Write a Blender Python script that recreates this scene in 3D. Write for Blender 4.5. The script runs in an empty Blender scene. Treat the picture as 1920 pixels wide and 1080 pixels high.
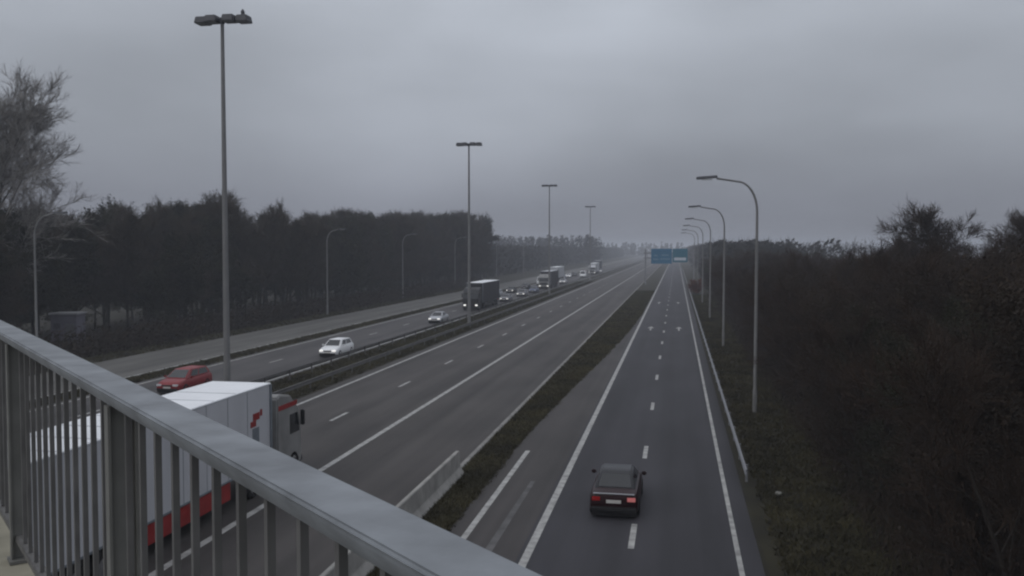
import bpy, bmesh, math, random
from mathutils import Vector, Matrix
R = math.radians
SC = bpy.context.scene
COL = SC.collection

# ------------------------------------------------------------------ camera
EYE = 9.5
cam = bpy.data.objects.new('camera', bpy.data.cameras.new('camera'))
COL.objects.link(cam)
cam.location = (0, 0, EYE)
cam.rotation_euler = (R(90 - 2.48), R(0.0), R(10.35))
cam.data.sensor_width = 36
cam.data.lens = 31.63
cam.data.clip_start = 0.05
cam.data.clip_end = 20000
SC.camera = cam

# ------------------------------------------------------------------ sky, sun, exposure
w = bpy.data.worlds.new("World"); SC.world = w; w.use_nodes = True
nt = w.node_tree; nt.nodes.clear()
def wn(t, **k):
    n = nt.nodes.new(t)
    for a, b in k.items(): setattr(n, a, b)
    return n
L = nt.links.new
SUN_EL, SUN_ROT = 38, 215
sky = wn('ShaderNodeTexSky', sky_type='NISHITA', sun_disc=False)
sky.sun_elevation = R(SUN_EL); sky.sun_rotation = R(SUN_ROT)
sky.air_density = 1.2; sky.dust_density = 4
hs = wn('ShaderNodeHueSaturation'); hs.inputs['Saturation'].default_value = 0.35
hs.inputs['Value'].default_value = 1.0
L(sky.outputs[0], hs.inputs['Color'])
tc = wn('ShaderNodeTexCoord'); sp = wn('ShaderNodeSeparateXYZ')
L(tc.outputs['Generated'], sp.inputs[0])
rp = wn('ShaderNodeValToRGB')
els = rp.color_ramp.elements
els[0].position = 0.0; els[0].color = (.172, .18, .208, 1)
els[1].position = 1.0; els[1].color = (.88, .91, .98, 1)
for p, c in ((.05, (.212, .226, .266, 1)), (.13, (.31, .334, .38, 1)), (.27, (.39, .42, .472, 1)), (.5, (.56, .585, .66, 1))):
    e = els.new(p); e.color = c
L(sp.outputs['Z'], rp.inputs[0])
# soft cloud banks, stretched flat
mp = wn('ShaderNodeMapping'); mp.inputs['Scale'].default_value = (1.5, 1.5, 4.2)
L(tc.outputs['Generated'], mp.inputs[0])
nz = wn('ShaderNodeTexNoise'); nz.inputs['Scale'].default_value = 1.7
nz.inputs['Detail'].default_value = 5; nz.inputs['Roughness'].default_value = .45
L(mp.outputs[0], nz.inputs['Vector'])
mr = wn('ShaderNodeMapRange'); mr.inputs[1].default_value = .3; mr.inputs[2].default_value = .7
mr.inputs[3].default_value = .84; mr.inputs[4].default_value = 1.17
L(nz.outputs[0], mr.inputs[0])
# one thinner, paler stretch of the cloud deck ahead
dt = wn('ShaderNodeVectorMath', operation='DOT_PRODUCT'); dt.inputs[1].default_value = (-.205, .952, .228)
L(tc.outputs['Generated'], dt.inputs[0])
pm = wn('ShaderNodeMapRange', interpolation_type='SMOOTHSTEP'); pm.inputs[1].default_value = .955; pm.inputs[2].default_value = 1.0
pm.inputs[3].default_value = 1.0; pm.inputs[4].default_value = 1.2
L(dt.outputs['Value'], pm.inputs[0])
mm = wn('ShaderNodeMath', operation='MULTIPLY'); L(mr.outputs[0], mm.inputs[0]); L(pm.outputs[0], mm.inputs[1])
mul = wn('ShaderNodeVectorMath', operation='SCALE'); L(rp.outputs[0], mul.inputs[0]); L(mm.outputs[0], mul.inputs['Scale'])
mul2 = wn('ShaderNodeVectorMath', operation='SCALE'); mul2.inputs['Scale'].default_value = 10.0
L(mul.outputs[0], mul2.inputs[0])
mx = wn('ShaderNodeMix', data_type='RGBA'); mx.inputs[0].default_value = .94
L(hs.outputs[0], mx.inputs[6]); L(mul2.outputs[0], mx.inputs[7])
bg = wn('ShaderNodeBackground'); bg.inputs['Strength'].default_value = 0.1
out = wn('ShaderNodeOutputWorld'); L(mx.outputs[2], bg.inputs[0]); L(bg.outputs[0], out.inputs[0])

sl = bpy.data.lights.new('sun', 'SUN'); sl.energy = 0.5; sl.angle = R(35); sl.color = (1, .97, .93)
so = bpy.data.objects.new('sun', sl); COL.objects.link(so)
az = R(SUN_ROT)
sd = Vector((math.sin(az) * math.cos(R(SUN_EL)), math.cos(az) * math.cos(R(SUN_EL)), math.sin(R(SUN_EL))))
so.rotation_euler = sd.to_track_quat('Z', 'Y').to_euler()
SC.view_settings.view_transform = 'Standard'; SC.view_settings.look = 'None'
SC.view_settings.exposure = 0.0; SC.view_settings.gamma = 1
SC.cycles.max_bounces = 6; SC.cycles.volume_bounces = 1
SC.cycles.filter_width = 2.2

# ------------------------------------------------------------------ materials
def mat(name, col, rough=.8, var=.25, scale=3.0, col2=None, metal=0, spec=.3, bump=0, detail=6, stretch=None, emit=None, coat=0):
    m = bpy.data.materials.new(name); m.use_nodes = True
    t = m.node_tree; p = t.nodes['Principled BSDF']
    p.inputs['Roughness'].default_value = rough; p.inputs['Metallic'].default_value = metal
    p.inputs['Specular IOR Level'].default_value = spec
    if coat: p.inputs['Coat Weight'].default_value = coat
    if emit:
        p.inputs['Emission Color'].default_value = (*emit[0], 1); p.inputs['Emission Strength'].default_value = emit[1]
    co = t.nodes.new('ShaderNodeTexCoord'); n = t.nodes.new('ShaderNodeTexNoise')
    n.inputs['Scale'].default_value = scale; n.inputs['Detail'].default_value = detail
    if stretch:
        ma = t.nodes.new('ShaderNodeMapping'); ma.inputs['Scale'].default_value = stretch
        t.links.new(co.outputs['Object'], ma.inputs[0]); t.links.new(ma.outputs[0], n.inputs['Vector'])
    else:
        t.links.new(co.outputs['Object'], n.inputs['Vector'])
    r = t.nodes.new('ShaderNodeValToRGB')
    a = Vector(col) * (1 - var); b = Vector(col2) if col2 else Vector(col) * (1 + var)
    r.color_ramp.elements[0].position = .3; r.color_ramp.elements[1].position = .7
    r.color_ramp.elements[0].color = (*a, 1); r.color_ramp.elements[1].color = (*b, 1)
    t.links.new(n.outputs[0], r.inputs[0]); t.links.new(r.outputs[0], p.inputs['Base Color'])
    if bump:
        bn = t.nodes.new('ShaderNodeBump'); bn.inputs['Strength'].default_value = bump; bn.inputs['Distance'].default_value = .05
        t.links.new(n.outputs[0], bn.inputs['Height']); t.links.new(bn.outputs[0], p.inputs['Normal'])
    return m

def road_mat(name, col, var=.18, lane=None, rough=.78):
    """asphalt: fine grain, long streaks along the traffic, blotchy patches"""
    m = bpy.data.materials.new(name); m.use_nodes = True
    t = m.node_tree; p = t.nodes['Principled BSDF']
    p.inputs['Roughness'].default_value = rough; p.inputs['Specular IOR Level'].default_value = .35
    co = t.nodes.new('ShaderNodeTexCoord')
    def noise(scale, st, det):
        ma = t.nodes.new('ShaderNodeMapping'); ma.inputs['Scale'].default_value = st
        n = t.nodes.new('ShaderNodeTexNoise'); n.inputs['Scale'].default_value = scale; n.inputs['Detail'].default_value = det
        t.links.new(co.outputs['Object'], ma.inputs[0]); t.links.new(ma.outputs[0], n.inputs['Vector']); return n
    a = noise(1.0, (.75, .012, 1), 4); b = noise(.35, (1, .35, 1), 5); c = noise(18, (1, 1, 1), 3)
    def math_(op, x, y):
        q = t.nodes.new('ShaderNodeMath'); q.operation = op
        for i, v in enumerate((x, y)):
            if isinstance(v, (int, float)): q.inputs[i].default_value = v
            else: t.links.new(v, q.inputs[i])
        return q.outputs[0]
    s = math_('ADD', math_('MULTIPLY', a.outputs[0], .5), math_('MULTIPLY', b.outputs[0], .35))
    s = math_('ADD', s, math_('MULTIPLY', c.outputs[0], .15))
    r = t.nodes.new('ShaderNodeValToRGB')
    r.color_ramp.elements[0].position = .41; r.color_ramp.elements[1].position = .59
    r.color_ramp.elements[0].color = (*(Vector(col) * (1 - var)), 1); r.color_ramp.elements[1].color = (*(Vector(col) * (1 + var)), 1)
    t.links.new(s, r.inputs[0]); t.links.new(r.outputs[0], p.inputs['Base Color'])
    bn = t.nodes.new('ShaderNodeBump'); bn.inputs['Strength'].default_value = .25; bn.inputs['Distance'].default_value = .01
    t.links.new(c.outputs[0], bn.inputs['Height']); t.links.new(bn.outputs[0], p.inputs['Normal'])
    return m

M = dict(
    soil=mat('soil', (.016, .0135, .009), .95, .4, .35, (.026, .024, .012)),
    motorway=road_mat('motorway_asphalt', (.046, .0415, .0395), .34),
    slip=road_mat('slip_road_asphalt', (.029, .028, .033), .28),
    shoulder=road_mat('shoulder_asphalt', (.040, .036, .035), .4),
    opposite=road_mat('opposite_asphalt', (.056, .053, .053), .3),
    side=road_mat('side_road_concrete', (.085, .083, .077), .28),
    paint=mat('road_paint', (.27, .27, .26), .6, .3, 2.2, (.42, .42, .405)),
    worn=mat('worn_paint', (.075, .073, .073), .7, .4, 1.5),
    grass=mat('verge_grass', (.026, .023, .010), .9, .35, .35, (.060, .052, .022)),
    turf=mat('shaded_turf_soil', (.015, .0135, .006), .95, .35, .4, (.028, .0245, .011)),  # darkened so bare turf carries the self-shadow of the grass blades
    kerb=mat('kerb_concrete', (.20, .195, .185), .85, .25, 1.0),
    concrete=mat('concrete', (.27, .265, .25), .85, .22, 1.6, bump=.2),
    copng=mat('coping_concrete', (.26, .245, .19), .85, .25, 3, bump=.2),
    galv=mat('galvanised_steel', (.20, .205, .22), .5, .15, 3, metal=.2, spec=.4),
    oldgalv=mat('weathered_steel', (.085, .083, .08), .65, .25, 1.0, spec=.3),
    railsteel=mat('painted_rail_steel', (.175, .19, .205), .48, .28, 7, spec=.4, bump=.12, detail=10),
    baluster=mat('baluster_steel', (.105, .103, .10), .5, .2, 8, spec=.35),
    post=mat('post_steel', (.145, .145, .135), .55, .2, 6, spec=.3),
    lamp=mat('lamp_steel', (.165, .165, .165), .55, .14, .8),
    dark=mat('dark_lamp_casing', (.05, .052, .06), .5, .2, 3),
    lens=mat('lamp_lens', (.35, .36, .36), .2, .05, 3),
    bark=mat('bark', (.026, .022, .019), .95, .35, 2.5, stretch=(3, 3, .6)),
    woodtwig=mat('wood_twig', (.042, .033, .024), .95, .3, .8),
    twig=mat('twig', (.030, .0195, .0135), .95, .3, 1.2),
    twigpale=mat('pale_twig', (.19, .18, .168), .95, .6, .9),
    ever=mat('evergreen_leaf', (.016, .0165, .009), .85, .35, .5, (.036, .034, .018)),
    dead=mat('dead_leaf', (.020, .014, .0095), .9, .3, .7, (.036, .025, .016)),
    rust=mat('rusty_leaf', (.09, .022, .012), .9, .3, .7, (.12, .035, .018)),
    farwood=mat('far_wood', (.026, .025, .023), .95, .35, .06),
    glass=mat('car_glass', (.012, .014, .016), .06, .1, 2, spec=.6),
    tyre=mat('tyre_rubber', (.012, .012, .012), .9, .2, 8),
    rim=mat('wheel_rim', (.25, .25, .26), .4, .1, 6, metal=.6),
    trim=mat('black_plastic', (.016, .016, .017), .6, .2, 6),
    plate=mat('number_plate_white', (.5, .49, .47), .4, .04, 6),
    red=mat('tail_lens_red', (.30, .012, .012), .25, .1, 6),
    redlit=mat('tail_lens_lit', (.55, .1, .1), .25, .05, 6, emit=((1, .5, .48), .12)),
    headlit=mat('headlamp_lit', (.8, .8, .8), .2, .03, 6, emit=((1, .97, .9), .75)),
    head=mat('headlamp_clear', (.55, .56, .58), .15, .05, 6),
    maroon=mat('maroon_paint', (.014, .0012, .0022), .4, .1, 3, coat=.05, spec=.2),
    white=mat('white_paint', (.72, .73, .74), .35, .05, 2, coat=.3),
    silver=mat('silver_paint', (.42, .43, .45), .35, .06, 2, metal=.4, coat=.3),
    cabgrey=mat('grey_cab_paint', (.21, .21, .205), .5, .2, 1.3),  # mid grey over the whole cab, mottled at random
    redpaint=mat('red_paint', (.19, .012, .015), .4, .1, 2, coat=.15),
    blackpaint=mat('black_paint', (.010, .0105, .013), .4, .1, 2, coat=.1),
    greypaint=mat('grey_paint', (.12, .12, .13), .35, .1, 2, coat=.4),
    bluepaint=mat('blue_paint', (.03, .05, .11), .35, .1, 2, coat=.4),
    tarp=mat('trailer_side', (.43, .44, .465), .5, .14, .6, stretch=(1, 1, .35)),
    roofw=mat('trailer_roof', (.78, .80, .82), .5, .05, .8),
    darktarp=mat('dark_trailer', (.022, .022, .028), .6, .2, 1.0),
    redskirt=mat('red_skirt', (.24, .020, .020), .45, .18, 2),
    gapgrey=mat('grey_post_paint', (.15, .17, .19), .5, .12, 3),
    signblue=mat('sign_blue', (.026, .125, .225), .5, .06, .6),
    signteal=mat('sign_teal', (.028, .13, .19), .5, .06, .6),
    signwhite=mat('sign_white', (.5, .54, .6), .5, .04, 1),
    cabin=mat('cabin_wall', (.115, .11, .135), .8, .12, 1.2),
    cabinroof=mat('cabin_roof', (.24, .24, .25), .7, .1, 1.2),
    litter=mat('litter_white', (.2, .2, .18), .7, .1, 4),
)

# ------------------------------------------------------------------ mesh helpers
class MB:
    def __init__(s): s.v = []; s.f = []
    def add(s, vs, fs):
        o = len(s.v); s.v += [tuple(v) for v in vs]; s.f += [tuple(i + o for i in f) for f in fs]; return s
    def box(s, x0, x1, y0, y1, z0, z1):
        return s.add([(x0,y0,z0),(x1,y0,z0),(x1,y1,z0),(x0,y1,z0),(x0,y0,z1),(x1,y0,z1),(x1,y1,z1),(x0,y1,z1)],
                     [(0,3,2,1),(4,5,6,7),(0,1,5,4),(1,2,6,5),(2,3,7,6),(3,0,4,7)])
    def obox(s, c, ax, ay, az_):                       # oriented box: centre and three half axes
        c, ax, ay, az_ = map(Vector, (c, ax, ay, az_))
        vs = [c + ax*i + ay*j + az_*k for k in (-1, 1) for j in (-1, 1) for i in (-1, 1)]
        return s.add(vs, [(0,2,3,1),(4,5,7,6),(0,1,5,4),(1,3,7,5),(3,2,6,7),(2,0,4,6)])
    def tube(s, pts, rad, n=8, cap=True):
        pts = [Vector(p) for p in pts]
        if isinstance(rad, (int, float)): rad = [rad] * len(pts)
        rings = []
        for i, p in enumerate(pts):
            d = (pts[min(i+1, len(pts)-1)] - pts[max(i-1, 0)]).normalized()
            a = d.orthogonal().normalized() if i == 0 else (a - d * a.dot(d)).normalized()
            b = d.cross(a); rings.append([p + (a*math.cos(2*math.pi*k/n) + b*math.sin(2*math.pi*k/n))*rad[i] for k in range(n)])
        vs = [v for r in rings for v in r]; fs = []
        for i in range(len(pts)-1):
            for k in range(n): fs.append((i*n+k, i*n+(k+1)%n, (i+1)*n+(k+1)%n, (i+1)*n+k))
        if cap: fs += [tuple(reversed(range(n))), tuple(range((len(pts)-1)*n, len(pts)*n))]
        return s.add(vs, fs)
    def prism(s, poly, z0, z1):                        # polygon in xy
        n = len(poly)
        return s.add([(x,y,z0) for x,y in poly] + [(x,y,z1) for x,y in poly],
                     [tuple(reversed(range(n))), tuple(range(n,2*n))] + [(i,(i+1)%n,(i+1)%n+n,i+n) for i in range(n)])
    def prof(s, poly, a0, a1, axis='x'):               # polygon in (y,z) extruded along x, or (x,z) along y
        n = len(poly)
        P = (lambda p, a: (a, p[0], p[1])) if axis == 'x' else (lambda p, a: (p[0], a, p[1]))
        return s.add([P(p, a0) for p in poly] + [P(p, a1) for p in poly],
                     [tuple(reversed(range(n))), tuple(range(n,2*n))] + [(i,(i+1)%n,(i+1)%n+n,i+n) for i in range(n)])
    def sheet(s, x0, x1, y0, y1, z): return s.add([(x0,y0,z),(x1,y0,z),(x1,y1,z),(x0,y1,z)], [(0,1,2,3)])
    def strip(s, left, right, z):                      # lists of (x,y)
        n = len(left)
        return s.add([(x,y,z) for x,y in left] + [(x,y,z) for x,y in right], [(i, n+i, n+i+1, i+1) for i in range(n-1)])
    def panel(s, q, inset=(.06,.06), off=.004, th=.02):  # plate lying on quad q (4 corners), shrunk, proud by off
        q = [Vector(v) for v in q]; c = sum(q, Vector())/4
        nrm = (q[1]-q[0]).cross(q[3]-q[0]).normalized()
        def P(u, v): return (q[0]*(1-u)+q[1]*u)*(1-v) + (q[3]*(1-u)+q[2]*u)*v
        a, b = inset
        k = [P(a,b), P(1-a,b), P(1-a,1-b), P(a,1-b)]
        vs = [p + nrm*off for p in k] + [p - nrm*(th-off) for p in k]
        return s.add(vs, [(0,1,2,3),(7,6,5,4),(1,0,4,5),(2,1,5,6),(3,2,6,7),(0,3,7,4)])
    def mesh(s, name):
        me = bpy.data.meshes.new(name); me.from_pydata(s.v, [], s.f); me.update(); return me
    def build(s, name, m, parent=None, bevel=0, smooth=False, fix=True, seg=2):
        me = s.mesh(name)
        if fix or bevel:
            bm = bmesh.new(); bm.from_mesh(me)
            bmesh.ops.recalc_face_normals(bm, faces=bm.faces)
            if bevel:
                ed = [e for e in bm.edges if len(e.link_faces) == 2 and e.calc_face_angle() > .5]
                bmesh.ops.bevel(bm, geom=ed, offset=bevel, segments=seg, affect='EDGES', clamp_overlap=True)
            bm.to_mesh(me); bm.free()
        if smooth:
            for p in me.polygons: p.use_smooth = True
            try: me.set_sharp_from_angle(angle=R(40))
            except Exception: pass
        me.materials.append(m)
        o = bpy.data.objects.new(name, me); COL.objects.link(o)
        if parent: o.parent = parent
        return o
def tag(o, label=None, cat=None, group=None, kind=None):
    if label: o['label'] = label
    if cat: o['category'] = cat
    if group: o['group'] = group
    if kind: o['kind'] = kind
    return o
def thing(name, label, cat, loc=(0,0,0), rz=0, group=None):
    o = bpy.data.objects.new(name, None); COL.objects.link(o)
    o.empty_display_size = .3
    o.location = loc; o.rotation_euler = (0, 0, rz)
    return tag(o, label, cat, group)
def copy_tree(o, parent=None):
    c = o.copy(); COL.objects.link(c); c.parent = parent
    for ch in o.children: copy_tree(ch, c)
    return c

# ------------------------------------------------------------------ setting: ground and roads
FAR = 4000
def ground():
    b = MB()
    b.sheet(-3500, 3500, -150, 5500, 0)
    tag(b.build('ground', M['soil']), 'dark winter soil and leaf litter under the whole landscape', 'ground', kind='structure')
ground()
def road(name, label, m, x0, x1, z=.004, y0=-40, y1=FAR):
    tag(MB().sheet(x0, x1, y0, y1, z).build(name, m), label, 'road', kind='structure')
road('motorway_road', 'grey two lane motorway carriageway leading away between white lines', M['motorway'], -23.5, -9.15, .006)
road('opposite_road', 'grey oncoming motorway carriageway beyond the median', M['opposite'], -37.6, -28.4, .006)
road('side_road', 'pale concrete service road beside the left wood', M['side'], -47.6, -39.6, .006)
road('slip_road', 'dark bluish slip road under the maroon car', M['slip'], -4.75, 2.62, .010)
# hard strip left of the slip road, narrowing towards the distance
lf = [(-7.45,-40),(-7.5,28),(-7.45,45),(-7.0,58),(-6.3,75),(-5.4,100),(-4.9,130)]
rt = [(-4.7,y) for _, y in lf]
tag(MB().strip(lf, rt, .006).build('hard_strip', M['shoulder']), 'brownish hard strip tapering away left of the slip road', 'pavement', kind='structure')
# kerb along the grass
tag(MB().box(-9.24, -9.0, 36.4, 900, -.1, .11).build('kerb', M['kerb'], bevel=.02), 'thin concrete kerb between motorway and grass verge', 'kerb', kind='structure')

def lines(name, label, specs, z, m=None):
    b = MB()
    for x0, x1, y0, y1 in specs: b.sheet(x0, x1, y0, y1, z)
    tag(b.build(name, m or M['paint']), label, 'road marking', kind='structure')
dash = lambda x, start, n, hw=.09: [(x-hw, x+hw, start+12.5*i, start+12.5*i+2.6) for i in range(n)]
D0 = 28.35
lines('slip_road_marking', 'white edge lines and centre dashes of the slip road',
      [(-4.62,-4.36,-40,1500), (1.88,2.04,-40,1500)] + dash(-1.35, D0-12.5, 70, .10), .015)
lines('motorway_marking', 'white solid and dashed lines of the motorway carriageway',
      [(-15.1,-14.82,-40,1800), (-22.8,-22.55,-40,1800)] + dash(-18.75, 21.8, 80, .10), .011)
lines('opposite_marking', 'white lines of the oncoming carriageway',
      [(-28.95,-28.75,-40,1800), (-37.2,-37.0,-40,1800)] + dash(-33.4, 20, 80, .10), .011)
lines('side_road_marking', 'pale edge line of the service road', [(-40.1,-39.9,-40,1500)], .011)
lines('hard_strip_marking', 'short white line ending on the hard strip', [(-6.92,-6.70,-40,41.5)], .011)
b = MB(); b.add([(-5.95,22,.011),(-5.65,22,.011),(-5.6,36,.011),(-5.8,36,.011)], [(0,1,2,3)])
tag(b.build('worn_marking', M['worn']), 'faint worn stripe on the hard strip', 'road marking', kind='structure')
def arrow(xc, y):
    return [(xc-.09,y),(xc+.09,y),(xc+.09,y+3),(xc+.42,y+3),(xc,y+5.2),(xc-.42,y+3),(xc-.09,y+3)]
b = MB()
for xc in (-2.95, .35):
    for y in (106, 158):
        p = arrow(xc, y); b.add([(x,yy,.015) for x,yy in p], [tuple(range(7))])
tag(b.build('lane_arrow_marking', M['paint']), 'white direction arrows painted in both slip road lanes', 'road marking', kind='structure')

# ------------------------------------------------------------------ bridge under the camera
BA = R(46.65)
U = Vector((-math.sin(BA), math.cos(BA), 0)); N = Vector((math.cos(BA), math.sin(BA), 0))
def along(s, d, z): return U*s + N*d + Vector((0, 0, z))
def bar(b, s0, s1, d0, d1, z0, z1):
    b.obox(along((s0+s1)/2, (d0+d1)/2, (z0+z1)/2), U*((s1-s0)/2), N*((d1-d0)/2), Vector((0,0,(z1-z0)/2))); return b
br = thing('bridge', 'concrete road bridge crossing the motorway under the railing', 'bridge')
bar(MB(), -45, 95, -9, .30, 7.0, 7.86).build('deck', M['concrete'], br)
bar(MB(), -45, 95, .303, .675, 6.9, 8.0).build('coping', M['copng'], br, bevel=.015)
for s in (10.5, 36):
    for d in (-7, -2): MB().tube([along(s, d, -.3), along(s, d, 7.02)], .45, 16).build('pier', M['concrete'], br, smooth=True)
rl = thing('bridge_railing', 'blue grey steel bridge railing with flat handrail and thin balusters in the foreground', 'railing', along(2.77, .62, 8.0))
def lp(b):                                             # into the railing's own frame
    o = along(2.77, .62, 8.0); b.v = [tuple(Vector(v) - o) for v in b.v]; return b
hb = MB(); sec = [(.566,9.1),(.679,9.1),(.679,9.085),(.645,9.046),(.592,9.046),(.566,9.088)]
hb.add([along(s_, d, z) for s_ in (-3, 16) for d, z in sec], [tuple(range(6)), tuple(range(6,12))] + [(i,(i+1)%6,(i+1)%6+6,i+6) for i in range(6)])
lp(hb).build('handrail', M['railsteel'], rl, bevel=.006, smooth=True, seg=3)
lp(bar(MB(), -3, 16, .60, .645, 8.10, 8.13)).build('lower_rail', M['baluster'], rl, bevel=.004)
ps = [2.77 + 2.07*i for i in range(-2, 7)]
for s in ps:
    b = MB(); bar(b, s-.022, s+.022, .581, .589, 8.02, 9.048); bar(b, s-.022, s+.022, .656, .664, 8.02, 9.048)
    bar(b, s-.004, s+.004, .590, .655, 8.02, 9.048); bar(b, s-.05, s+.05, .57, .674, 8.003, 8.018)
    lp(b).build('post', M['post'], rl)
s = -1.6; i = 0
while s < 12 :
    if all(abs(s - q) > .06 for q in ps):
        lp(bar(MB(), s-.008, s+.008, .613, .629, 8.132, 9.048)).build('baluster', M['baluster'], rl)
    s += .153

# ------------------------------------------------------------------ barriers
b = MB(); b.prof([(-.30,0),(.30,0),(.30,.08),(.13,.34),(.085,1.0),(-.085,1.0),(-.13,.34),(-.30,.08)], -18, 18, 'y')
t = b.build('concrete_barrier', M['concrete'], bevel=.02); t.location = (-9.02, 18.6, 0)
tag(t, 'low pale concrete barrier ending where the grass verge begins', 'barrier')

def guardrail(label, x, y0, y1, side, post_to=170, group=None, m='galv'):
    t = thing('guardrail', label, 'guardrail', (x, y0, 0), 0, group)
    # W section beam
    pr = [(0,.45),(.05,.48),(.05,.53),(0,.58),(0,.62),(.05,.67),(.05,.72),(0,.75),(-.012,.75),(.036,.715),(.036,.675),(-.012,.625),(-.012,.575),(.036,.525),(.036,.485),(-.012,.45)]
    pr = [(a*side, c) for a, c in pr]
    MB().prof(pr, 0, y1-y0, 'y').build('rail_beam', M[m], t)
    n = 0; y = 1.0
    while y < min(y1-y0, post_to) and n < 60:
        MB().box(-.05-side*.065, .05-side*.065, y-.03, y+.03, 0, .72).build('post', M[m], t); y += 4; n += 1
    return t
guardrail('steel guardrail along the right edge of the slip road', 2.82, 36.5, 420, -1)
guardrail('steel median guardrail on the side of the outgoing lanes', -24.2, -20, 900, 1, 240, m='oldgalv')
guardrail('steel median guardrail on the side of the oncoming lanes', -27.6, -20, 900, -1, 240, m='oldgalv')

# ------------------------------------------------------------------ lamps
def tall_mast(label, x, y, H=22.75, ant=False):
    t = thing('lamp_mast', label, 'lamp mast', (x, y, 0), 0, 'tall lighting masts along the median')
    MB().tube([(0,0,0),(0,0,.5),(0,0,H*.5),(0,0,H-.1)], [.225,.20,.15,.10], 14).build('pole', M['lamp'], t, smooth=True)
    MB().box(-.35,.35,-.35,.35,-.1,.12).build('base_plate', M['concrete'], t, bevel=.02)
    b = MB(); b.tube([(-1.62,0,H),(1.62,0,H)], .055, 8); b.tube([(0,0,H-.25),(0,0,H+.08)], .15, 10)
    b.build('crossarm', M['dark'], t)
    for s_ in (-1, 1):
        for k in (0, 1):
            x0 = s_*(.16 + k*.74) ; x1 = s_*(.90 + k*.74)
            b = MB(); a, c = min(x0,x1), max(x0,x1)
            yy = .12 if k else -.12
            b.add([(a,yy-.42,H-.20),(c,yy-.42,H-.20),(c,yy+.42,H-.20),(a,yy+.42,H-.20),(a+.06,yy-.34,H+.18),(c-.06,yy-.34,H+.18),(c-.06,yy+.34,H+.18),(a+.06,yy+.34,H+.18)],
                  [(0,3,2,1),(4,5,6,7),(0,1,5,4),(1,2,6,5),(2,3,7,6),(3,0,4,7)])
            h = b.build('floodlight', M['dark'], t, bevel=.03)
            MB().box(a+.05, c-.05, yy-.34, yy+.34, H-.22, H-.203).build('lens', M['lens'], h)
    if ant:
        MB().tube([(1.28,0,H+.12),(1.28,0,H+.38),(1.28,0,H+.52)], [.10,.12,.03], 8).build('antenna', M['dark'], t)
    return t
tall_mast('tallest looking lamp mast with a stub antenna, rising behind the white lorry', -25.9, 48.7, ant=True)
tall_mast('second nearest tall lamp mast, standing in front of the dark lorry', -25.9, 111.5)
tall_mast('third tall lamp mast, hazy, standing before the pale fronted lorry', -26.2, 187)
tall_mast('faintest and farthest tall lamp mast, almost lost in haze', -26.6, 282)

def curved_lamp(label, x, y, side, group, H=13.85, reach=3.3):
    t = thing('street_lamp', label, 'street lamp', (x, y, 0), 0, group)
    MB().tube([(0,0,0),(0,0,1.3),(0,0,1.35),(0,0,H*.55),(0,0,H-2.2)], [.13,.13,.105,.09,.072], 12).build('pole', M['lamp'], t, smooth=True)
    pts = [(0,0,H-2.2)]
    for k in range(1, 9):
        a = math.pi/2*k/8
        pts.append((side*1.15*(1-math.cos(a)), 0, H-2.2+1.75*math.sin(a)))
    pts.append((side*(reach-1.0), 0, H-.26))
    MB().tube(pts, [.07]*5+[.06]*(len(pts)-5), 10).build('curved_arm', M['lamp'], t, smooth=True)
    x0, x1 = sorted((side*(reach-1.05), side*(reach+.15)))
    b = MB(); z = H-.25
    b.add([(x0,-.13,z-.07),(x1,-.17,z+.02),(x1,.17,z+.02),(x0,.13,z-.07),(x0,-.08,z+.09),(x1,-.1,z+.17),(x1,.1,z+.17),(x0,.08,z+.09)] if side < 0 else
          [(x0,-.13,z-.07),(x1,-.17,z-.02),(x1,.17,z-.02),(x0,.13,z-.07),(x0,-.08,z+.09),(x1,-.1,z+.13),(x1,.1,z+.13),(x0,.08,z+.09)],
          [(0,3,2,1),(4,5,6,7),(0,1,5,4),(1,2,6,5),(2,3,7,6),(3,0,4,7)])
    h = b.build('lamp_head', M['dark'], t, bevel=.03)
    m0 = (x0+x1)/2
    MB().box(m0-.3, m0+.3, -.1, .1, z-.10, z-.06).build('lens', M['lens'], h)
    MB().box(-.09,.09,-.145,-.128,.5,1.1).build('access_door', M['lamp'], t)
    return t
G1 = 'curved arm lamps along the slip road'
yr = 53.6
names = ['nearest curved arm street lamp right of the slip road', 'second curved arm street lamp right of the slip road',
         'third curved arm street lamp right of the slip road, partly hazy', 'fourth curved arm lamp right of the slip road, small and hazy',
         'fifth curved arm lamp right of the slip road, close before the sign gantry', 'sixth curved arm lamp right of the slip road, just past the sign gantry']
for k, nm in enumerate(names): curved_lamp(nm, 4.55, yr + 36*k, -1, G1)
G2 = 'lamps along the service road before the wood'
for nm, x, y in (('leftmost lamp post below the bare pale tree', -50.5, 64), ('lamp post before the wood, first right of the nearest tall mast', -49.4, 122.5),
                 ('lamp post before the wood, second right of the nearest tall mast', -51, 164), ('lamp post before the wood, just left of the second tall mast', -52.5, 211),
                 ('small lamp post beyond the end of the wood, hazy', -52.5, 262), ('tiny lamp post beyond the end of the wood, farthest in its row', -52.5, 310)):
    curved_lamp(nm, x, y, 1, G2, H=12.6, reach=2.8)

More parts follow.
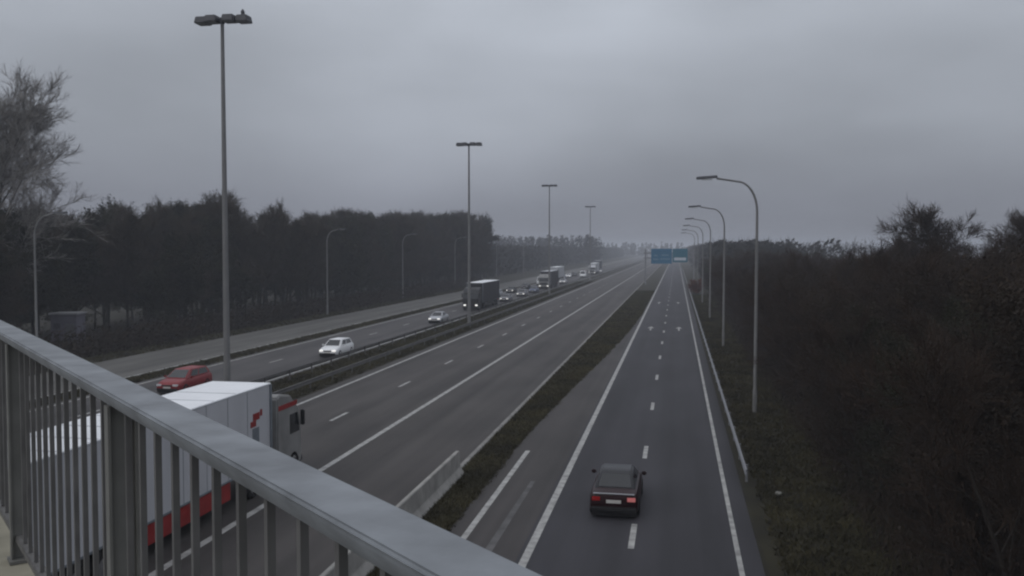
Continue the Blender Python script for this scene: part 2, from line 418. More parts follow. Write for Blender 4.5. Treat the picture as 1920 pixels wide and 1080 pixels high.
# ------------------------------------------------------------------ sign gantry
g = thing('sign_gantry', 'hazy motorway gantry carrying blue and teal direction signs over the slip road', 'sign gantry', (0, 243, 0))
MB().box(-8.3,-7.9,-.2,.2,0,9.4).build('leg', M['galv'], g)
MB().box(4.3,4.7,-.2,.2,0,9.4).build('leg', M['galv'], g)
b = MB()
for z in (7.0, 8.3): b.box(-8.6, 5.0, -.12, .12, z, z+.25)
for k in range(10): b.box(-7.6+1.3*k-.06, -7.6+1.3*k+.06, -.10, .10, 7.252, 8.298)
b.build('truss', M['galv'], g)
p = MB().box(-6.6,-1.2,-.45,-.3,5.6,9.6).build('sign_panel', M['signblue'], g); p['label'] = 'wide blue sign panel'
b = MB()
for x0, x1, z0, z1 in ((-6.1,-4.7,6.6,6.95),(-3.9,-2.0,7.7,8.05),(-4.2,-1.7,6.7,7.0),(-5.9,-4.9,7.6,7.95)): b.box(x0,x1,-.465,-.452,z0,z1)
b.build('sign_lettering', mat('faded_lettering', (.12,.22,.3), .5, .05, 1), p)
p = MB().box(-1.0,2.9,-.45,-.3,6.0,9.6).build('sign_panel', M['signteal'], g); p['label'] = 'narrower teal sign panel with a white band'
MB().box(-.6,2.5,-.465,-.452,6.5,7.25).build('white_band', M['signwhite'], p)

# ------------------------------------------------------------------ cabin at the left wood
c = thing('utility_cabin', 'small grey roadside cabin with pale flat roof at the foot of the left wood', 'cabin', (-60.3, 81, 0), R(14))
MB().box(-1.25,1.25,-1.1,1.1,0,2.95).build('wall', M['cabin'], c, bevel=.02)
MB().box(-1.4,1.4,-1.25,1.25,2.953,3.13).build('roof', M['cabinroof'], c, bevel=.02)
d = MB().box(.2,1.05,-1.125,-1.103,.05,2.05).build('door', M['greypaint'], c)
MB().box(.28,.36,-1.15,-1.126,1.0,1.1).build('handle', M['rim'], d)
MB().box(-.95,-.3,-1.125,-1.103,1.6,2.1).build('vent', M['dark'], c)
MB().box(1.252,1.27,-.9,.9,.1,2.5).build('side_panel', M['cabin'], c)

# ------------------------------------------------------------------ vehicles
def wheel(parent, x, y, r, wd, side):
    pr = [(-.5,.62),(-.5,.92),(-.38,1),(.38,1),(.5,.92),(.5,.62)]
    b = MB(); n = 20; k = len(pr)
    vs = [(x+a*wd, y+math.cos(2*math.pi*i/n)*q*r, r+math.sin(2*math.pi*i/n)*q*r) for i in range(n) for a, q in pr]
    b.add(vs, [(i*k+j, i*k+j+1, ((i+1)%n)*k+j+1, ((i+1)%n)*k+j) for i in range(n) for j in range(k-1)])
    w_ = b.build('wheel', M['tyre'], parent)
    b = MB(); xo = x + side*wd*.36
    b.tube([(xo-side*.05,y,r),(xo,y,r)], r*.62, 16); b.tube([(xo,y,r),(xo+side*.02,y,r)], r*.2, 10)
    b.build('rim', M['rim'], w_)
    return w_

def loft(b, st):
    """st: list of (y, half width, z bottom, z top) -> closed rounded body"""
    secs = []
    for y, wd, z0, z1 in st:
        h = z1 - z0
        p = [(0,z1),(wd*.72,z1),(wd*.90,z1-.05*min(1,h/.5)),(wd*.985,z1-.16*h/.6),(wd,z0+h*.42),(wd*.985,z0+h*.12),(wd*.90,z0)]
        full = p + [(-x,z) for x,z in reversed(p[1:])]
        secs.append([(x,y,z) for x,z in full])
    n = len(secs[0]); vs = [v for s in secs for v in s]; fs = []
    for i in range(len(secs)-1):
        for k in range(n): fs.append((i*n+k, i*n+(k+1)%n, (i+1)*n+(k+1)%n, (i+1)*n+k))
    fs += [tuple(range(n)), tuple(reversed(range((len(secs)-1)*n, len(secs)*n)))]
    return b.add(vs, fs)

def make_car(label, paint, loc, rz=0, group=None, kind='saloon', lit_head=False, lit_tail=None, cat='car', roofp=None):
    t = thing('car', label, cat, loc, rz, group)
    Lh = 2.2; W = .88
    if kind == 'saloon':
        st = [(-Lh,.74,.42,.78),(-Lh+.06,.82,.30,.90),(-Lh+.25,.86,.22,.955),(-1.35,W,.20,.98),(-.6,W,.19,.95),(.9,W,.19,.93),(1.35,W-.01,.20,.90),(1.9,.83,.22,.80),(2.14,.76,.28,.70),(Lh,.66,.40,.60)]
        gl = [(-1.62,.965,.74,0),(-.88,1.39,.56,0),(.30,1.41,.565,0),(1.12,.935,.76,0)]
    elif kind == 'estate':
        st = [(-Lh,.76,.42,.86),(-Lh+.06,.83,.30,.95),(-Lh+.2,.87,.22,.985),(-1.35,W,.20,.98),(-.6,W,.19,.96),(.9,W,.19,.94),(1.35,W-.01,.20,.91),(1.9,.83,.22,.81),(2.14,.76,.28,.70),(Lh,.66,.40,.60)]
        gl = [(-2.12,.975,.74,0),(-1.82,1.42,.57,0),(.25,1.46,.58,0),(1.15,.945,.76,0)]
    elif kind == 'van':
        Lh = 2.5; W = .96
        st = [(-Lh,.90,.40,1.15),(-Lh+.05,.94,.32,1.2),(-1.4,W,.25,1.2),(.8,W,.25,1.2),(1.7,W,.25,1.15),(2.2,.90,.28,1.0),(2.44,.84,.32,.85),(Lh,.76,.42,.72)]
        gl = [(-Lh+.03,1.18,.92,0),(-Lh+.1,2.2,.82,0),(.95,2.22,.82,0),(1.85,1.13,.88,0)]
    b = MB(); loft(b, st); body = b.build('body', paint, t, smooth=True)
    (yb,zb,wb,_),(yr_,zr,wr,_),(yf,zf,wf,_),(yw,zw,ww,_) = gl
    P = lambda y,z,wd: ((-wd,y,z),(wd,y,z))
    A0,A1 = P(yb,zb-.03,wb); B0,B1 = P(yr_,zr,wr); C0,C1 = P(yf,zf,wf); D0_,D1 = P(yw,zw-.03,ww)
    b = MB(); b.add([A0,A1,B0,B1,C0,C1,D0_,D1], [(0,1,3,2),(2,3,5,4),(4,5,7,6),(1,7,5,3),(0,2,4,6),(0,6,7,1)])
    b.build('roof', roofp or paint, t, bevel=.045, smooth=True, seg=3)
    MB().panel([A0,A1,B1,B0], (.09,.14), .014, .02).build('rear_window', M['glass'], t)
    MB().panel([D1,D0_,C0,C1], (.07,.10), .014, .02).build('windscreen', M['glass'], t)
    def mix(a, c, u): return tuple(Vector(a)*(1-u)+Vector(c)*u)
    cuts = ((.10,.50),(.53,.86)) if kind != 'van' else ((.66,.90),)
    for lo0, lo1, up0, up1, flip in ((A1,D1,B1,C1,0),(A0,D0_,B0,C0,1)):
        for u0, u1 in cuts:
            q = [mix(lo0,lo1,u0), mix(lo0,lo1,u1), mix(up0,up1,min(1,max(0,(u0-.02)*1.05))), mix(up0,up1,min(1,u1*1.02))]
            q = [q[0],q[1],q[3],q[2]]
            if flip: q = [q[1],q[0],q[3],q[2]]
            MB().panel(q, (.03,.14), .014, .02).build('side_window', M['glass'], t)
    wr_ = .31 if kind != 'van' else .34
    for sx in (-1,1):
        for wy in (Lh-.85, -Lh+.82): wheel(t, sx*(W-.10), wy, wr_, .21, sx)
        zt = .74 if kind != 'van' else .95
        m_ = M['redlit'] if lit_tail == sx or lit_tail == 2 else M['red']
        o = MB().box(min(sx*.46,sx*.76), max(sx*.46,sx*.76), -Lh-.012, -Lh+.10, zt-.08, zt+.07).build('tail_light', m_, t, bevel=.015)
        if lit_tail == sx: o['label'] = 'bright pinkish tail light'
        zh = .62 if kind != 'van' else .8
        MB().box(min(sx*.40,sx*.74), max(sx*.40,sx*.74), Lh-.16, Lh+.012, zh-.07, zh+.07).build('headlight', M['headlit'] if lit_head else M['head'], t, bevel=.02)
        mb_ = MB().box(min(sx*(W-.02),sx*(W+.16)), max(sx*(W-.02),sx*(W+.16)), yw-.42, yw-.30, zw-.02, zw+.12).build('wing_mirror', paint, t, bevel=.03)
    MB().box(-.26,.26,-Lh-.02,-Lh-.003,.60,.715).build('number_plate', M['plate'], t)
    MB().box(-.26,.26,Lh+.003,Lh+.02,.42,.53).build('number_plate', M['plate'], t)
    MB().box(-.80,.80,-Lh-.06,-Lh+.12,.30,.47).build('rear_bumper', M['trim'], t, bevel=.04)
    MB().box(-.74,.74,Lh-.14,Lh+.05,.28,.42).build('front_bumper', M['trim'], t, bevel=.04)
    MB().box(-.36,.36,Lh-.05,Lh+.008,.55,.64).build('grille', M['trim'], t)
    MB().box(-W+.1, W-.1, -Lh+.15, Lh-.15, .11, .3).build('underbody_shade', M['trim'], t)  # dark box added to deepen the weak shadow beneath the car
    if kind == 'saloon':
        MB().box(-.72,.72,-Lh+.02,-Lh+.10,.905,.93).build('boot_glint', M['silver'], t, bevel=.006)  # silver strip painting the light reflected along the boot line
    return t

make_car('dark maroon saloon car driving away on the slip road', M['maroon'], (-2.1, 33.5, 0), 0, lit_tail=1, roofp=M['blackpaint'])  # roof coloured black to hold down the glare on the maroon
OG = 'oncoming traffic beyond the median'
make_car('white oncoming car passing left of the nearest gap in the median', M['white'], (-29.9, 76.2, 0), math.pi, OG, 'estate', True)
make_car('silver oncoming car with bright headlight, ahead of the dark lorry', M['silver'], (-30.2, 112.5, 0), math.pi, OG, 'saloon', True)
make_car('red oncoming estate car half hidden behind the white lorry', M['redpaint'], (-32.6, 55.5, 0), math.pi, OG, 'estate', False)
make_car('grey car following close behind the dark lorry', M['greypaint'], (-30.3, 160, 0), math.pi, OG, 'saloon', True)
make_car('pale car in the far lane, just right of the dark lorry', M['silver'], (-35.2, 176, 0), math.pi, OG, 'estate', False)
make_car('black car in the far lane behind the pale car', M['blackpaint'], (-35.2, 192, 0), math.pi, OG, 'saloon', True)
make_car('white van in the far lane left of the pale fronted lorry', M['white'], (-35.2, 236, 0), math.pi, OG, 'van', False, cat='van')
make_car('small grey car trailing the pale fronted lorry', M['silver'], (-30.6, 246, 0), math.pi, OG, 'saloon', True)
make_car('tiny white van before the farthest lorry', M['white'], (-30.6, 300, 0), math.pi, OG, 'van', False, cat='van')
make_car('tiny blue car in the far lane under the farthest tall mast', M['bluepaint'], (-35.2, 282, 0), math.pi, OG, 'estate', True)

def make_lorry(label, loc, rz, cabm, sidem, roofm, skirtm, group=None, LT=13.6, detail=False):
    """front towards +y; origin under the trailer front"""
    t = thing('lorry', label, 'lorry', loc, rz, group)
    W = 1.25
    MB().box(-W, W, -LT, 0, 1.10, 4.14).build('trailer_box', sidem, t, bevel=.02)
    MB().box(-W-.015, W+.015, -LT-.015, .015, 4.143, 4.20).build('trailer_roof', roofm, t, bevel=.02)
    b = MB()
    for sx in (-1,1):
        for y in (-.05, -LT+.05): b.box(sx*W-.045, sx*W+.045, y-.07, y+.07, 1.08, 4.141)
    b.build('corner_post', M['gapgrey'], t)
    b = MB()
    for sx in (-1,1): b.box(min(sx*1.16,sx*1.22), max(sx*1.16,sx*1.22), -LT+4.6, -3.3, .42, 1.06)
    b.build('side_skirt', skirtm, t, bevel=.01)
    MB().box(-.5,.5,-LT+.3,1.9,.75,1.09).build('chassis', M['trim'], t)
    for sx in (-1,1):
        for k in range(3): wheel(t, sx*1.05, -LT+1.6+1.3*k, .5, .36, sx)
        wheel(t, sx*1.02, -1.55, .5, .5, sx); wheel(t, sx*1.08, 2.15, .5, .32, sx)
    # cab
    prof = [(.62,.62),(.62,3.45),(.80,3.56),(1.9,3.42),(2.72,2.75),(2.95,1.75),(2.98,.75),(2.9,.42),(2.6,.40),(2.6,.62)]
    b = MB(); b.prof(prof, -1.24, 1.24, 'x'); cab = b.build('cab', cabm, t, bevel=.06, smooth=True, seg=3)
    MB().panel([(1.24,2.93,1.80),(-1.24,2.93,1.80),(-1.24,2.70,2.78),(1.24,2.70,2.78)], (.06,.06), .025, .04).build('windscreen', M['glass'], t)
    for sx in (-1,1):
        q = [(sx*1.24,1.75,1.75),(sx*1.24,2.78,1.75),(sx*1.24,2.55,2.62),(sx*1.24,1.75,2.62)]
        if sx < 0: q = [q[1],q[0],q[3],q[2]]
        MB().panel(q, (.03,.03), .01, .03).build('side_window', M['glass'], t)
        MB().box(min(sx*1.27,sx*1.46), max(sx*1.27,sx*1.46), 2.74, 2.84, 2.0, 2.65).build('wing_mirror', M['trim'], t, bevel=.03)
        MB().box(min(sx*.72,sx*1.12), max(sx*.72,sx*1.12), 2.95, 3.01, .72, .95).build('headlight', M['headlit'] if not detail else M['head'], t, bevel=.02)
        MB().box(min(sx*.8,sx*1.2), max(sx*.8,sx*1.2), -LT-.07, -LT-.002, .85, 1.0).build('tail_light', M['red'], t)
    MB().box(-.9,.9,2.97,3.005,1.05,1.62).build('grille', M['trim'], t)
    MB().box(-1.23,1.23,2.75,3.06,.40,.68).build('front_bumper', M['trim'], t, bevel=.04)
    MB().box(-1.2,1.2,-LT-.08,-LT+.05,.5,.62).build('rear_bumper', M['trim'], t)
    if detail:
        b = MB(); x = W
        b.box(x+.001,x+.012,-1.55,-1.0,2.95,3.22); b.box(x+.001,x+.012,-1.75,-1.3,2.72,2.94); b.box(x+.001,x+.012,-.95,-.78,3.05,3.3)
        b.build('red_emblem', M['redskirt'], t)
        MB().box(x+.001,x+.010,-1.6,-1.05,2.0,2.66).build('grey_emblem', M['gapgrey'], t)
        MB().box(1.242,1.25,.7,2.5,2.92,3.12).build('red_band', M['redskirt'], cab)
        b = MB()
        for sx in (-1,1):
            b.box(min(sx*1.255,sx*1.262), max(sx*1.255,sx*1.262), -LT+.3, -.3, 1.10, 1.17)
            for k in range(9): b.box(min(sx*1.252,sx*1.256), max(sx*1.252,sx*1.256), -LT+.8+1.5*k, -LT+.83+1.5*k, 1.18, 4.12)
        b.build('side_trim', M['gapgrey'], t)
        for k in range(8): MB().box(-1.2,1.2,-LT+1.6*k+.8,-LT+1.6*k+.84,4.201,4.212).build('roof_rib', M['tarp'], t)
    return t
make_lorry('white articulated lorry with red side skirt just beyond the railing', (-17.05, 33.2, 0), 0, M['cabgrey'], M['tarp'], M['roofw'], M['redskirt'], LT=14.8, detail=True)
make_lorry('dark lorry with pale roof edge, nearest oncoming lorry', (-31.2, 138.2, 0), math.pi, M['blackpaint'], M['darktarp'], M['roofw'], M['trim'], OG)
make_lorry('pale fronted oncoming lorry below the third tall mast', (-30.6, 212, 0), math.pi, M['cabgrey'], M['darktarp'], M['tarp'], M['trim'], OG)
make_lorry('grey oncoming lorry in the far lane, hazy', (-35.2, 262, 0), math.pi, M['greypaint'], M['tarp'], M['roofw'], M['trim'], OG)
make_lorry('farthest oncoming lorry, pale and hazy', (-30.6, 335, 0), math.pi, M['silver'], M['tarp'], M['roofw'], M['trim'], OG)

# the queue thickening towards the horizon
for lb, p, x, y, k in (('black car between the pale car and the white van in the far lane', 'blackpaint', -35.2, 211, 'saloon'),
        ('grey estate car in the near lane, second behind the dark lorry', 'greypaint', -30.4, 178, 'estate'),
        ('dark blue saloon car tight behind the grey estate car', 'bluepaint', -30.4, 193, 'saloon'),
        ('small white car following the farthest blue car', 'white', -35.2, 297, 'saloon'),
        ('small black car beside the tiny white van', 'blackpaint', -35.2, 314, 'estate'),
        ('small silver car beyond the farthest lorry', 'silver', -30.6, 366, 'saloon'),
        ('small red car deep in the hazy queue', 'redpaint', -35.2, 349, 'saloon'),
        ('last white car visible in the hazy queue', 'white', -35.2, 385, 'estate')):
    make_car(lb, M[p], (x, y, 0), math.pi, OG, k, p in ('white', 'silver', 'greypaint'))
make_lorry('dark lorry deep in the haze of the far lane', (-35.2, 405, 0), math.pi, M['greypaint'], M['darktarp'], M['tarp'], M['trim'], OG)

# ------------------------------------------------------------------ trees
def seg_tube(b, p0, p1, r0, r1, n):
    d = (p1-p0); 
    if d.length < 1e-5: return
    d = d.normalized(); a = d.orthogonal().normalized(); c = d.cross(a); o = len(b.v)
    for p, r in ((p0,r0),(p1,r1)):
        for k in range(n):
            t = 2*math.pi*k/n; b.v.append(tuple(p + (a*math.cos(t)+c*math.sin(t))*r))
    for k in range(n): b.f.append((o+k, o+(k+1)%n, o+n+(k+1)%n, o+n+k))
def twig_tri(b, p0, p1, r):
    d = (p1-p0).normalized(); a = d.orthogonal().normalized(); c = d.cross(a); o = len(b.v)
    for k in range(3):
        t = 2*math.pi*k/3; b.v.append(tuple(p0 + (a*math.cos(t)+c*math.sin(t))*r))
    b.v.append(tuple(p1)); b.f += [(o,o+1,o+3),(o+1,o+2,o+3),(o+2,o,o+3)]
def rnd_dir(g):
    while True:
        v = Vector((g.uniform(-1,1), g.uniform(-1,1), g.uniform(-1,1)))
        if .05 < v.length < 1: return v.normalized()
def leaf(b, g, p, s):
    n = rnd_dir(g); a = n.orthogonal().normalized(); c = n.cross(a); s *= g.uniform(.6,1.3); o = len(b.v)
    b.v += [tuple(p - a*s), tuple(p + c*s*.45), tuple(p + a*s), tuple(p - c*s*.45)]; b.f.append((o,o+1,o+2,o+3))

def tree_meshes(seed, H, spread, trunk_r, stems=1, clear=.25, depth=3, kids=(9,7,6), twig_r=.016, twigs=5, up=.35, leaves=0, leaf_s=.16, lean=.1, twig_len=.8, tw=.6, minr=.014):
    """returns (trunk mesh builder, crown mesh builder)"""
    g = random.Random(seed); tb, cb = MB(), MB()
    def grow(p, d, ln, r, lev):
        n = 5 if lev == 0 else 4 if lev == 1 else 3
        step = ln/n; pts = [p.copy()]; dirs = []
        for i in range(n):
            d = (d + rnd_dir(g)*(.13 if lev == 0 else .22) + Vector((0,0,up*(.12 if lev else .1)))).normalized()
            p = p + d*step; pts.append(p.copy()); dirs.append(d.copy())
        for i in range(n):
            ra = r*(1-.75*i/n); rb_ = r*(1-.75*(i+1)/n)
            if lev <= 1: seg_tube(tb, pts[i], pts[i+1], ra, rb_, 7 if lev == 0 else 5)
            else: seg_tube(cb, pts[i], pts[i+1], ra, rb_, 3)
        if lev >= depth:
            for k in range(twigs):
                u = g.uniform(.1,1)*n; i = min(n-1, int(u)); q = pts[i].lerp(pts[i+1], u-i)
                dd = (dirs[i]*.8 + rnd_dir(g)*tw + Vector((0,0,.25))).normalized(); L_ = twig_len*g.uniform(.5,1.3)
                e = q + dd*L_; twig_tri(cb, q, e, twig_r)
                for z in range(3):
                    q2 = q.lerp(e, g.uniform(.2,.8)); twig_tri(cb, q2, q2 + (dd*.8 + rnd_dir(g)*tw).normalized()*L_*g.uniform(.4,.7), twig_r*.75)
                for z in range(leaves): leaf(cb, g, q.lerp(e, g.random()) + rnd_dir(g)*.25, leaf_s)
            return
        c0 = clear if lev == 0 else .15
        for k in range(kids[lev]):
            u = (c0 + (1-c0)*(k+g.random())/kids[lev])*n; i = min(n-1, int(u)); q = pts[i].lerp(pts[i+1], u-i)
            a = dirs[i]; side = (rnd_dir(g) - a*rnd_dir(g).dot(a)).normalized()
            ang = g.uniform(.5,1.0) if lev == 0 else g.uniform(.4,.95)
            dd = (a*math.cos(ang) + side*math.sin(ang)).normalized()
            frac = (u/n)
            ll = ln*g.uniform(.75,1.15)*spread*(1-.55*frac) if lev == 0 else ln*g.uniform(.5,.75)*(1-.3*frac)
            grow(q, dd, ll, max(minr, r*(1-.7*frac)*.5), lev+1)
    for s_ in range(stems):
        a = 2*math.pi*s_/max(1,stems)+g.random(); off = Vector((math.cos(a),math.sin(a),0))*(.35 if stems > 1 else 0)
        d0 = (Vector((0,0,1)) + Vector((math.cos(a),math.sin(a),0))*(lean if stems > 1 else .02)).normalized()
        grow(off + Vector((0,0,-.1)), d0, H*g.uniform(.78,.9)/(1.0), trunk_r*g.uniform(.8,1.1), 0)
    return tb, cb
def scale_to(tb, cb, H):
    m = max(v[2] for v in cb.v); k = H/m
    for b in (tb, cb): b.v = [(x*k,y*k,z*k) for x,y,z in b.v]
def tree_proto(name, label, cat, group, H, mt, mc, **kw):
    tb, cb = tree_meshes(H=H, **kw); scale_to(tb, cb, H)
    t = thing(name, label, cat, (0,0,0), 0, group)
    tb.build('trunk', mt, t, smooth=True, fix=False); cb.build('crown', mc, t, fix=False)
    return t
def plant(proto, used, x, y, rz, s, sz=None, label=None):
    o = proto if proto.name not in used else copy_tree(proto)
    used.add(proto.name)
    o.location = (x,y,0); o.rotation_euler = (0,0,rz); o.scale = (s,s,sz or s)
    if label: o['label'] = label
    return o
rg = random.Random(11)

# the pale bare tree at the left edge
bt = tree_proto('bare_tree', 'large pale bare tree towering over the wood at the left edge', 'tree', None, 28.5, M['bark'], M['twigpale'],
                seed=6, spread=.50, trunk_r=.42, clear=.24, depth=3, kids=(34,9,6), twigs=6, twig_r=.022, up=.40, twig_len=1.5, tw=.5, minr=.032)
bt.location = (-62.8, 76, 0); bt.rotation_euler = (0,0,2.2); bt.scale = (1.0,1.0,1)

# left wood
GW = 'dark trees of the wood beyond the service road'
lab1 = 'dark bare tree packed into the wood behind the service road'
lab2 = 'dark green leafy tree packed into the wood behind the service road'
W1 = [tree_proto('bare_woodland_tree', lab1, 'tree', GW, 16.5, M['bark'], M['woodtwig'], seed=20+i, spread=.36, trunk_r=.2, clear=.22, depth=2, kids=(28,10), twigs=13, twig_r=.024, up=.55, twig_len=1.35, leaves=1, leaf_s=.13, tw=.5) for i in range(3)]
W2 = [tree_proto('leafy_woodland_tree', lab2, 'tree', GW, 16, M['bark'], M['ever'], seed=30+i, spread=.36, trunk_r=.2, clear=.08, depth=2, kids=(28,9), twigs=11, twig_r=.026, up=.4, twig_len=1.1, leaves=6, leaf_s=.17, tw=.6) for i in range(3)]
used = set(); n = 0
for row in range(4):
    y = 58 + row*1.1
    while y < 262:
        pr = W2[rg.randrange(3)] if rg.random() < .38 else W1[rg.randrange(3)]
        x = -57.5 - row*4.6 + rg.uniform(-1.5,1.5) - (3.5 if y < 90 else 0)
        s = rg.uniform(.84,1.06) * (.97 + .09*math.exp(-((y-119)/15)**2))
        if y < 100: s *= .90
        if y > 140: s *= 1.0 + .24*min(1, (y-140)/90)
        if not (y < 92 and row == 0 and abs(y-82) < 6):
            plant(pr, used, x, y, rg.uniform(0,6.28), s); n += 1
        y += rg.uniform(3.6,4.9)
# undergrowth at its foot
def brush(name, label, n, fx, m, s=.16, seed=1, hmax=1.8, twiggy=.5):
    g = random.Random(seed); b = MB()
    for i in range(n):
        x, y = fx(g); h = hmax*g.random()**1.3
        for k in range(3):
            p = Vector((x+g.gauss(0,.25), y+g.gauss(0,.25), h*g.random()))
            if g.random() < twiggy: twig_tri(b, Vector((p.x,p.y,max(0,p.z-.5))), p + Vector((g.gauss(0,.3),g.gauss(0,.3),g.uniform(.3,1.0))), .018)
            else: leaf(b, g, p + Vector((0,0,.05)), s)
    return tag(b.build(name, m, fix=False), label, 'undergrowth', kind='stuff')
brush('undergrowth', 'dark low undergrowth along the foot of the left wood', 16000, lambda g: (-50.5 - abs(g.gauss(0,4.5)), g.uniform(55,230)), M['dead'], .22, 3, 2.4, .35)

# young pale shrubs near the bare tree
# right thicket
GT = 'bare trees of the thicket right of the slip road'
lab3 = 'bare brown tree crowded into the dark thicket right of the lamps'
lab4 = 'ivy clad dark tree crowded into the thicket right of the lamps'
T1 = [tree_proto('bare_thicket_tree', lab3, 'tree', GT, 10, M['bark'], M['twig'], seed=50+i, spread=.42, trunk_r=.10, stems=3, clear=.1, depth=2, kids=(15,8), twigs=10, twig_r=.012, up=.6, lean=.16, twig_len=.75, leaves=1, leaf_s=.05) for i in range(4)]
T2 = [tree_proto('ivy_thicket_tree', lab4, 'tree', GT, 9.3, M['bark'], M['dead'], seed=60+i, spread=.42, trunk_r=.10, stems=2, clear=.05, depth=2, kids=(18,8), twigs=8, twig_r=.012, up=.5, lean=.16, twig_len=.55, leaves=10, leaf_s=.055) for i in range(2)]
T3 = [tree_proto('ivy_thicket_tree', lab4, 'tree', GT, 9.2, M['bark'], M['ever'], seed=70, spread=.42, trunk_r=.10, stems=2, clear=.05, depth=2, kids=(18,8), twigs=8, twig_r=.012, up=.5, lean=.16, twig_len=.55, leaves=10, leaf_s=.055)]
cnt = 0
y = 17.0
while y < 215:
    step = 2.5 if y < 45 else 3.2 if y < 90 else 4.6
    x = 8.1
    xmax = min(.37*y + 4.5, 8.1 + (26 if y < 80 else 14))
    while x < xmax:
        r_ = rg.random(); pr = T2[rg.randrange(2)] if r_ < .20 else T3[0] if r_ < .25 else T1[rg.randrange(4)]
        s = rg.uniform(.80,1.04) * (1.03 if y < 70 else 1.0)
        if x < 9.5: s *= .86
        plant(pr, used, x + rg.uniform(-.9,.9), y + rg.uniform(-1.2,1.2), rg.uniform(0,6.28), s); cnt += 1
        x += step*rg.uniform(.85,1.2)
    y += step
print('left wood', n, 'thicket', cnt)
for nm, x, y, H, sd_ in (('tall bushy tree standing above the thicket at the right', 19.4, 74, 14.0, 81), ('tall tree cut off by the right edge above the thicket', 27.6, 74, 13.6, 82)):
    o = tree_proto('tall_thicket_tree', nm, 'tree', None, H, M['bark'], M['twig'], seed=sd_, spread=.50, trunk_r=.16, clear=.42, depth=3, kids=(20,8,5), twigs=8, twig_r=.019, up=.12, twig_len=1.0, leaves=1, leaf_s=.06)
    o.location = (x,y,0)
o = tree_proto('rusty_shrub', 'rusty leaved bush glowing red at the right edge of the thicket', 'shrub', None, 9.1, M['bark'], M['rust'], seed=90, spread=.45, trunk_r=.08, stems=3, clear=.1, depth=2, kids=(12,7), twigs=7, twig_r=.012, up=.5, lean=.2, twig_len=.5, leaves=3, leaf_s=.08)
o.location = (14.8, 45.5, 0); o.scale = (.8,.8,.90)
o = tree_proto('rusty_shrub', 'small reddish bush at the far end of the right guardrail', 'shrub', None, 3.6, M['bark'], M['rust'], seed=91, spread=.5, trunk_r=.06, stems=3, clear=.1, depth=2, kids=(9,6), twigs=6, twig_r=.015, up=.4, lean=.25, twig_len=.5, leaves=4, leaf_s=.12)
o.location = (3.9, 188, 0)
brush('undergrowth', 'dark brambles filling the ground of the right thicket', 16000, lambda g: (6.4 + abs(g.gauss(0,7)), 14 + 130*g.random()**1.4), M['dead'], .12, 5, 2.2, .5)

# far woods: masses nobody could count
def far_wood(name, label, fx, n, hlo, hhi, seed, s=1.0, m='farwood'):
    g = random.Random(seed); b = MB()
    for i in range(n):
        x, y = fx(g); H = g.uniform(hlo,hhi)
        seg_tube(b, Vector((x,y,-.1)), Vector((x+g.gauss(0,.3),y,H*.8)), .2, .05, 4)
        for k in range(46):
            u = g.random(); z = H*(.12+.88*u); rr = (1.0-.75*u*u)*2.9*math.sqrt(g.random()); a = g.uniform(0,6.28)
            leaf(b, g, Vector((x+math.cos(a)*rr, y+math.sin(a)*rr, z)), .75*s)
        for k in range(14):
            q = Vector((x+g.gauss(0,1.0), y+g.gauss(0,1.0), H*g.uniform(.7,.95))); twig_tri(b, q, q + Vector((g.gauss(0,.5),g.gauss(0,.5),g.uniform(1,2.4))), .06)
    return tag(b.build(name, M[m], fix=False), label, 'far wood', kind='stuff')
far_wood('distant_wood', 'hazy distant wood along the left side of the motorway', lambda g: (-62 - abs(g.gauss(0,14)), 268 + 860*g.random()**1.3), 1000, 8, 11.5, 7)
far_wood('distant_wood', 'pale grey belt of wood closing the view left of the motorway', lambda g: (g.uniform(-420,-52), 560 + g.uniform(0,60)), 700, 15, 18.5, 17, 1.3)
far_wood('distant_wood', 'hazy distant wood along the right side of the slip road', lambda g: (9.5 + abs(g.gauss(0,14)), 214 + 800*g.random()**1.5), 900, 8.5, 12, 8)
far_wood('distant_wood', 'pale blue treeline closing the horizon', lambda g: (g.uniform(-900,700), 1150 + g.uniform(0,160)), 900, 12, 19, 9, 2.0)

# ------------------------------------------------------------------ grass
def grass(name, label, n, fx, seed, h=.15):
    g = random.Random(seed); b = MB()
    for i in range(n):
        x, y = fx(g)
        if x is None: continue
        for k in range(4):
            px, py = x+g.gauss(0,.07), y+g.gauss(0,.07); a = g.uniform(0,6.28); hh = h*g.uniform(.4,1.2); wd = .018 + y*.00035
            o = len(b.v); dx, dy = math.cos(a)*wd, math.sin(a)*wd
            b.v += [(px-dx,py-dy,0),(px+dx,py+dy,0),(px+g.gauss(0,.12),py+g.gauss(0,.12),hh)]; b.f.append((o,o+1,o+2))
    return tag(b.build(name, M['grass'], fix=False), label, 'grass', kind='stuff')
def vr(y):                                             # right edge of the central verge
    for (x0,y0),(x1,y1) in zip(lf, lf[1:]):
        if y0 <= y <= y1: return x0 + (x1-x0)*(y-y0)/(y1-y0)
    return -4.9
def fx1(g):
    y = 18 + 190*g.random()**1.7; return (g.uniform(-8.95 if y > 37 else -8.7, vr(y)-.03), y)
grass('verge_grass', 'rough olive grass on the verge between motorway and slip road', 26000, fx1, 21)
def fx2(g):
    y = 20 + 170*g.random()**1.7; return (g.uniform(3.2, 8.0), y)
grass('verge_grass', 'dull grass verge right of the slip road', 22000, fx2, 22, .18)
def fx3(g):
    y = 30 + 230*g.random()**1.4; return (g.uniform(-28.2,-23.7), y)
grass('median_grass', 'dark grass of the motorway median', 18000, fx3, 23, .2)
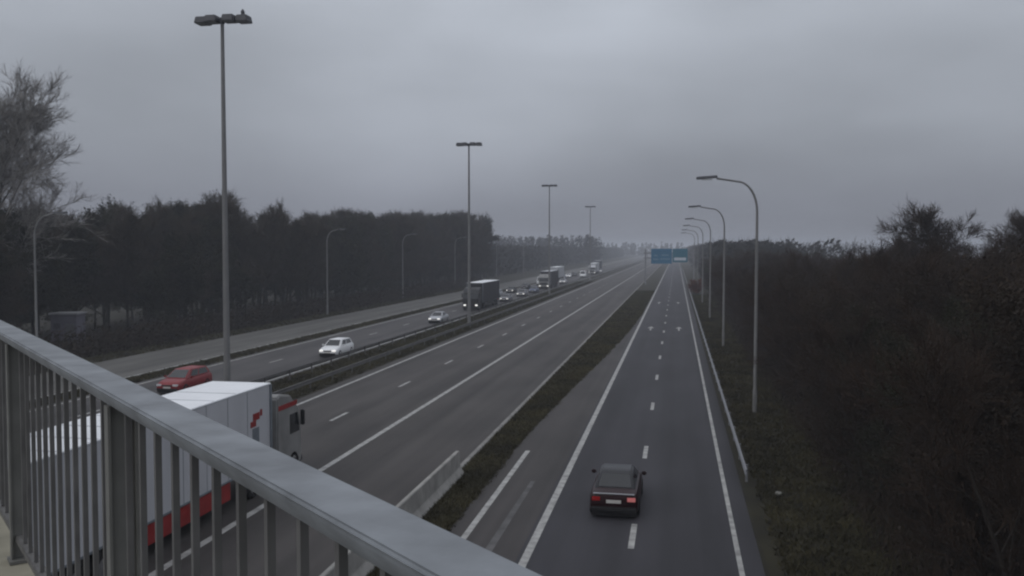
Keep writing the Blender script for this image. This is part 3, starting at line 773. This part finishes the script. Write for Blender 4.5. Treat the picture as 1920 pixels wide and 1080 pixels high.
def fx4(g):
    y = 45 + 170*g.random()**1.3; return (g.choice((g.uniform(-39.5,-37.8), g.uniform(-52,-47.8))), y)
grass('verge_grass', 'dark grass strips either side of the service road', 12000, fx4, 24, .18)
# grass ground under the blades
for nm, lb, x0, x1 in (('verge_ground', 'turf under the verge beside the slip road', 2.75, 7.4), ('median_ground', 'turf of the motorway median', -28.38, -23.52)):
    tag(MB().sheet(x0, x1, -40, FAR, .003).build(nm, M['turf']), lb, 'grass', kind='structure')
lf2 = [(-9.0,y) for _, y in lf] + [(-9.0,1500)]; rt2 = [(x-.004,y) for x, y in lf] + [(-4.9,1500)]
tag(MB().strip(lf2, rt2, .003).build('verge_ground', M['turf']), 'turf of the verge between motorway and slip road', 'grass', kind='structure')

# litter on the right verge
def litter(label, x, y, s):
    g = random.Random(int(x*100)); bm = bmesh.new(); bmesh.ops.create_icosphere(bm, subdivisions=2, radius=s)
    for v in bm.verts: v.co *= g.uniform(.7,1.15); v.co.z = v.co.z*.7 + s*.6
    me = bpy.data.meshes.new('litter'); bm.to_mesh(me); bm.free(); me.materials.append(M['litter'])
    o = bpy.data.objects.new('litter', me); COL.objects.link(o); o.location = (x,y,.12); tag(o, label, 'litter')
litter('pale scrap of litter on the verge beside the guardrail end', 3.9, 35.2, .13)
litter('pale scrap of litter at the foot of the thicket, nearest the bridge', 5.6, 26.2, .16)

# ------------------------------------------------------------------ haze
hz = MB().box(-3600, 3600, -160, 5600, -1, 27.5).build('haze', M['soil'])
hm = bpy.data.materials.new('haze'); hm.use_nodes = True; t = hm.node_tree
for nd in list(t.nodes):
    if nd.type != 'OUTPUT_MATERIAL': t.nodes.remove(nd)
v = t.nodes.new('ShaderNodeVolumePrincipled'); v.inputs['Color'].default_value = (.80,.84,.92,1); v.inputs['Density'].default_value = .0007
v.inputs['Anisotropy'].default_value = 0.0
t.links.new(v.outputs[0], [nd for nd in t.nodes if nd.type == 'OUTPUT_MATERIAL'][0].inputs['Volume'])
hz.data.materials.clear(); hz.data.materials.append(hm)
tag(hz, 'thin grey winter haze over the whole landscape', 'haze', kind='stuff')
